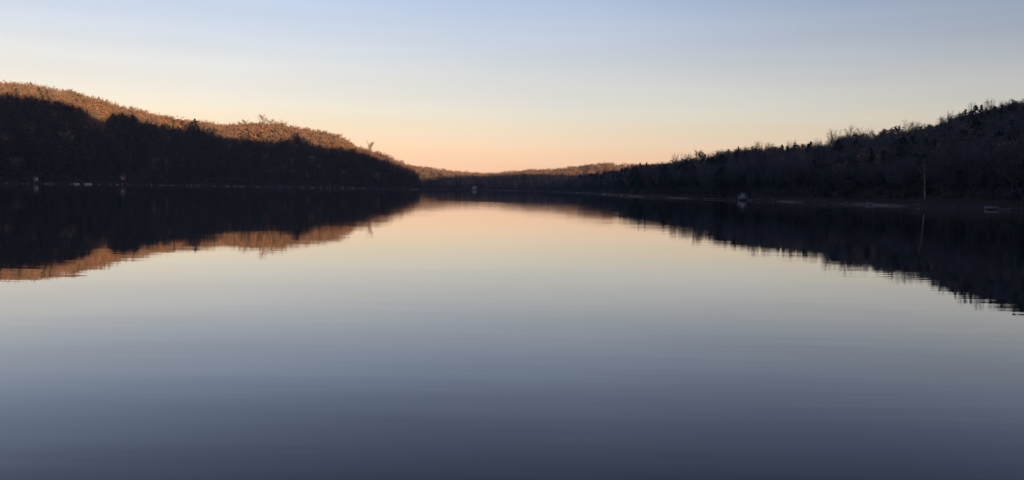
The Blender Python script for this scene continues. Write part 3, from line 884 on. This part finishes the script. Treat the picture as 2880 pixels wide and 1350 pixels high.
pontoon(248, shoreL(248) - 5, 'white pontoon boat, brightest speck on the left shore')
pontoon(214, shoreL(214) - 3.5, 'smaller pale pontoon boat moored left of the brightest one', .4, .85)
dock(232, shoreL(232) - 3, 1.6, 7, 'wooden dock between the two pontoon boats on the left shore')
dock(668, shoreL(668) + .5, 2.4, 13, 'long pale landing stage lying along the left shore', M_canvas, .6, True)
rowboat(838, shoreL(838) - 1, 4.2, 1.5, 'small white boat by the left shore under the tall column shaped spruce', .5, M_white)
rowboat(876, shoreL(876) + .5, 3.6, 1.3, 'small metal boat pulled up between the white boat and the dead trunk', .2, M_alu, z=.5)
dock(2020, shoreR(2020) - .5, 1.8, 12, 'pale landing stage along the right shore left of the boathouse', M_pale, .45, True)
dock(2264, shoreR(2264) - 1, 1.6, 9, 'long low pale dock along the right shore right of the boathouse', M_pale, .4, True)
rowboat(2456, shoreR(2456) + 1.0, 4.3, 1.3, 'pale upturned boat lying on the right shore', .1, M_grey, True, z=.7)
rowboat(2795, shoreR(2795) + .6, 3.8, 1.2, 'dim grey upturned boat on the shore near the right edge', .05, M_grey, True, z=.7)
dock(2845, shoreR(2845) - 1, 1.3, 5.5, 'low narrow dock near the right edge of the picture', M_grey, .35, True)
dock(1506, shoreF(1506) - 12, 2.5, 8, 'tiny pale dock on the far shore right of the pale house', M_canvas, .7, True)

# shore stones: one pale boulder row at the water (uncountable)
def stones():
    ico = []
    import bmesh
    for k in range(4):
        bm = bmesh.new(); bmesh.ops.create_icosphere(bm, subdivisions=1, radius=1)
        V = np.array([v.co[:] for v in bm.verts]); V *= (1 + rng.normal(size=(len(V), 1)) * .16); V[:, 2] *= .6
        F = np.array([[v.index for v in f.verts] for f in bm.faces]); bm.free(); ico.append((V, F))
    Vs, Fs, n = [], [], 0
    for tab, a0, a1, step, smin, smax in ((SHORE_L, ray(-40, 525)[0], ray(1176, 525)[0], 1.0, .45, 1.3), (SHORE_R, ray(1640, 525)[0], ray(2930, 525)[0], .8, .10, .34), (SHORE_F, ray(1170, 525)[0], ray(1480, 525)[0], 2.4, .4, 1.1)):
        a = a0
        while a < a1:
            r0 = float(lerp(tab, a)); a += step / r0 * rng.uniform(.3, 1.7)
            if rng.uniform() < .35: a += rng.uniform(0, 6) / r0
            # water's edge
            for _ in range(1):
                rr = r0 + rng.uniform(-1, 3)
                x, y = rr * math.sin(a), rr * math.cos(a); z = hz(x, y)
                # walk to the true water line
                for _ in range(6):
                    if z < .1: rr += 1
                    elif z > .7: rr -= 1
                    else: break
                    x, y = rr * math.sin(a), rr * math.cos(a); z = hz(x, y)
                V, F = ico[int(rng.integers(4))]; s = rng.uniform(smin, smax) ** 1.0
                Vs.append(V * s * np.array([rng.uniform(.8, 1.6), rng.uniform(.8, 1.4), 1]) + np.array([x, y, max(z, -.1) + s * .12])); Fs.append(F + n); n += len(V)
    me = np_mesh('shore_rocks', np.concatenate(Vs), np.concatenate(Fs), [M_rock])
    o = link(bpy.data.objects.new('shore_rocks', me)); tag(o, 'scattered grey brown stones along the waterline of the lake', 'rocks', kind='stuff')
stones()

def brush():
    protos = []
    for k in range(4):
        n = 70
        P = rng.normal(size=(n, 3)) * np.array([.7, .7, .45]) + np.array([0, 0, .55]); P[:, 2] = np.abs(P[:, 2])
        D = rng.normal(size=(n, 3)) * .5 + np.array([0, 0, .6])
        m = MB(); m.add(*strips(P - np.array([0, 0, .3]), P + D * .7, np.full(n, .10), np.full(n, .04))); m.add(*cards(P[:34], rng.uniform(.3, .6, 34), .7)); protos.append(m.arr())
    Vs, Fs, Ms, n = [], [], [], 0
    for tab, a0, a1, step, depth, sc in ((SHORE_L, ray(-60, 525)[0], ray(1176, 525)[0], .55, 11, 1.5), (SHORE_R, ray(1500, 525)[0], ray(3800, 525)[0], .28, 14, 1.0), (SHORE_F, ray(1150, 525)[0], ray(1480, 525)[0], 1.2, 14, 1.8),
                                         (CREST_L, ray(-60, 525)[0], ray(1176, 525)[0], .7, 30, 2.4), (CREST_R, ray(1700, 525)[0], ray(2960, 525)[0], .5, 16, 2.0)):
        a = a0
        while a < a1:
            r0 = float(lerp(tab, a)); a += step / r0
            rr = r0 + 4.5 + depth * rng.uniform() ** .8; x, y = rr * math.sin(a), rr * math.cos(a); z = hz(x, y)
            if z < .75 or any((x - cx) ** 2 + (y - cy) ** 2 < cr * cr for cx, cy, cr in CLEAR if cr > 2.3): continue
            V, F = protos[int(rng.integers(4))]; s = sc * rng.uniform(.6, 1.5)
            Vs.append(V * s * np.array([1, 1, rng.uniform(.7, 1.4)]) + np.array([x, y, z - .05])); Fs.append(F + n); n += len(V)
            Ms.append(np.full(len(F), 0 if rng.uniform() < .6 else 1))
    me = np_mesh('undergrowth', np.concatenate(Vs), np.concatenate(Fs), [M_brush, M_needle], np.concatenate(Ms))
    tag(link(bpy.data.objects.new('undergrowth', me)), 'dark leafless brush growing thickly along the shores', 'undergrowth', kind='stuff')
brush()
# rows of trees one can still tell apart: crest of the right hill, sunlit crest of the left hill, edge of the wood at the right shore
def row(n, px0, px1, rfun, kinds, hr, label, group, S, cats=None):
    for i in range(n):
        px = px0 + (px1 - px0) * (i + rng.uniform(.1, .9)) / n
        r = rfun(px) + rng.uniform(-2, 7)
        x, y = at(px, r, 500)
        if hz(x, y) < .6 or any((x - cx) ** 2 + (y - cy) ** 2 < cr * cr for cx, cy, cr in CLEAR): continue
        k = kinds[int(rng.integers(len(kinds)))]
        tree(k, x, y, rng.uniform(*hr), label[k], group=group, S=S, squash=rng.uniform(.9, 1.25), crown_mat={'bare': M_twig_grey, 'spruce': M_spruce_pale}.get(k) if px0 > 1500 else None)
row(64, 1830, 2890, lambda p: crestR(p) + 2, ['bare', 'bare', 'leafy'], (10, 13),
    {'bare': 'leafless tree in the even row along the crest of the right hill', 'pine': 'low evergreen in the even row along the crest of the right hill', 'leafy': 'brown leaved tree in the even row along the crest of the right hill'},
    'low even row of trees along the right crest', NEAR)
row(70, -20, 1000, lambda p: crestL(p) - 2, ['bare', 'bare', 'leafy'], (11.5, 14.5),
    {'bare': 'leafless tree glowing orange along the crest of the left hill', 'leafy': 'rust leaved tree glowing orange along the crest of the left hill'},
    'low even row of sunlit trees along the left crest', FAR)
row(56, 1800, 2900, lambda p: shoreR(p) + 7, ['spruce', 'pine', 'bare', 'bare'], (9, 14),
    {'bare': 'leafless tree in the dark front edge of the wood on the right shore', 'pine': 'pine in the dark front edge of the wood on the right shore', 'spruce': 'spruce in the dark front edge of the wood on the right shore'},
    'dark trees at the front of the right wood', NEAR)

# ------------------------------------------------------------------ the woods
def edge_tan(tab_rows):
    a = sorted((ray(p, q)[0], ray(p, q)[1]) for p, q in tab_rows)
    return np.array([t[0] for t in a]), np.array([t[1] for t in a])
DARK_EDGE = edge_tan([(-400, 250), (0, 268), (60, 268), (130, 285), (190, 295), (230, 308), (262, 350), (290, 350), (315, 326), (345, 322), (380, 330), (430, 348), (530, 362), (600, 372), (640, 392), (740, 402), (800, 396), (880, 408), (930, 420), (1000, 424), (1200, 500)])
def mix_left(a, r, z):
    lim = float(np.interp(a, DARK_EDGE[0], DARK_EDGE[1]))
    u = rng.uniform()
    dark = (z + 14 - CAM_H) / r < lim
    if dark: return 'spruce' if u < .46 else 'pine' if u < .985 else 'bare'
    s = .5 + .5 * math.sin(a * 61 + 1.7 * math.sin(r * .045))
    if u > .93 and r < float(lerp(CREST_L, a)) - 35: return 'pine'
    return 'leafy' if u < .12 + .6 * s * s else 'bare'
def mix_right(a, r, z):
    u = rng.uniform()
    if r > float(lerp(CREST_R, a)) - 30: return 'bare' if u < .8 else 'leafy'
    s = .5 + .5 * math.sin(a * 40 + r * .03)
    if u < .08 + .16 * s: return 'spruce'
    if u < .20 + .26 * s: return 'pine'
    return 'bare' if u < .93 else 'leafy'
def mix_far(a, r, z):
    u = rng.uniform()
    if z < 14: return 'spruce' if u < .55 else 'pine' if u < .7 else 'bare'
    s = math.sin(a * 95 + r * .021) + .6 * math.sin(a * 210 - r * .05)
    if s > .55: return 'spruce' if u < .7 else 'bare'
    return 'bare' if u < .6 else 'leafy' if u < .86 else 'spruce'
def wood(name, label, parts, mats=MATS):
    L = []
    Vs, Fs, Ms, n = [], [], [], 0
    for trees, S in parts:
        V, F, M = merge(trees, S)
        Vs.append(V); Fs.append(F + n); Ms.append(M); n += len(V)
    me = np_mesh(name, np.concatenate(Vs), np.concatenate(Fs), mats, np.concatenate(Ms))
    o = link(bpy.data.objects.new(name, me)); tag(o, label, 'woodland', kind='stuff')
    print(name, 'faces', len(me.polygons))
f_ = lambda tab, d: (lambda a: lerp(tab, a) + d)
wood('woodland', 'dark wood of evergreens and bare trees covering the left hillside, its top glowing orange',
     [(scatter(ray(-900, 525)[0], ray(1183, 525)[0], f_(SHORE_L, 3), f_(CREST_L, 75), 6.0, mix_left, (10.5, 18)), FAR)])
wood('woodland', 'dark blue wood of bare trees and evergreens covering the right hillside',
     [(scatter(ray(1780, 525)[0], ray(2990, 525)[0], f_(SHORE_R, 4), f_(CREST_R, 26), 5.6, mix_right, (9.5, 14)), NEAR),
      (scatter(ray(1464, 525)[0], ray(1780, 525)[0], f_(SHORE_R, 4), f_(CREST_R, 25), 6.2, mix_right, (9, 13)), FAR),
      (scatter(ray(2990, 525)[0], ray(4500, 525)[0], f_(SHORE_R, 4), f_(CREST_R, 20), 7.5, mix_right, (10, 15)), NEAR)], [M_bark, M_spruce_pale, M_spruce_pale, M_twig_grey, M_twig])
wood('woodland', 'distant brown topped wood on the low hills at the end of the lake',
     [(scatter(ray(1120, 525)[0], ray(1900, 525)[0], f_(SHORE_F, 3), f_(CREST_F, 70), 8.0, mix_far, (9, 19)), FAR)])

# ------------------------------------------------------------------ evening air
def haze():
    mb = MB(); z0, z1 = -6.0, 215.0
    mb.box((0, 0, (z0 + z1) / 2), (5600, 5600, z1 - z0))
    m = bpy.data.materials.new('evening_haze'); m.use_nodes = True
    t = m.node_tree; t.nodes.clear()
    o = t.nodes.new('ShaderNodeOutputMaterial'); v = t.nodes.new('ShaderNodeVolumePrincipled')
    v.inputs['Color'].default_value = (0.55, 0.70, 0.95, 1); v.inputs['Density'].default_value = HAZE
    t.links.new(v.outputs[0], o.inputs['Volume'])
    tag(mb.obj('haze', m), 'thin blue evening haze over the lake', 'haze', kind='stuff')
HAZE = 7e-5
haze()
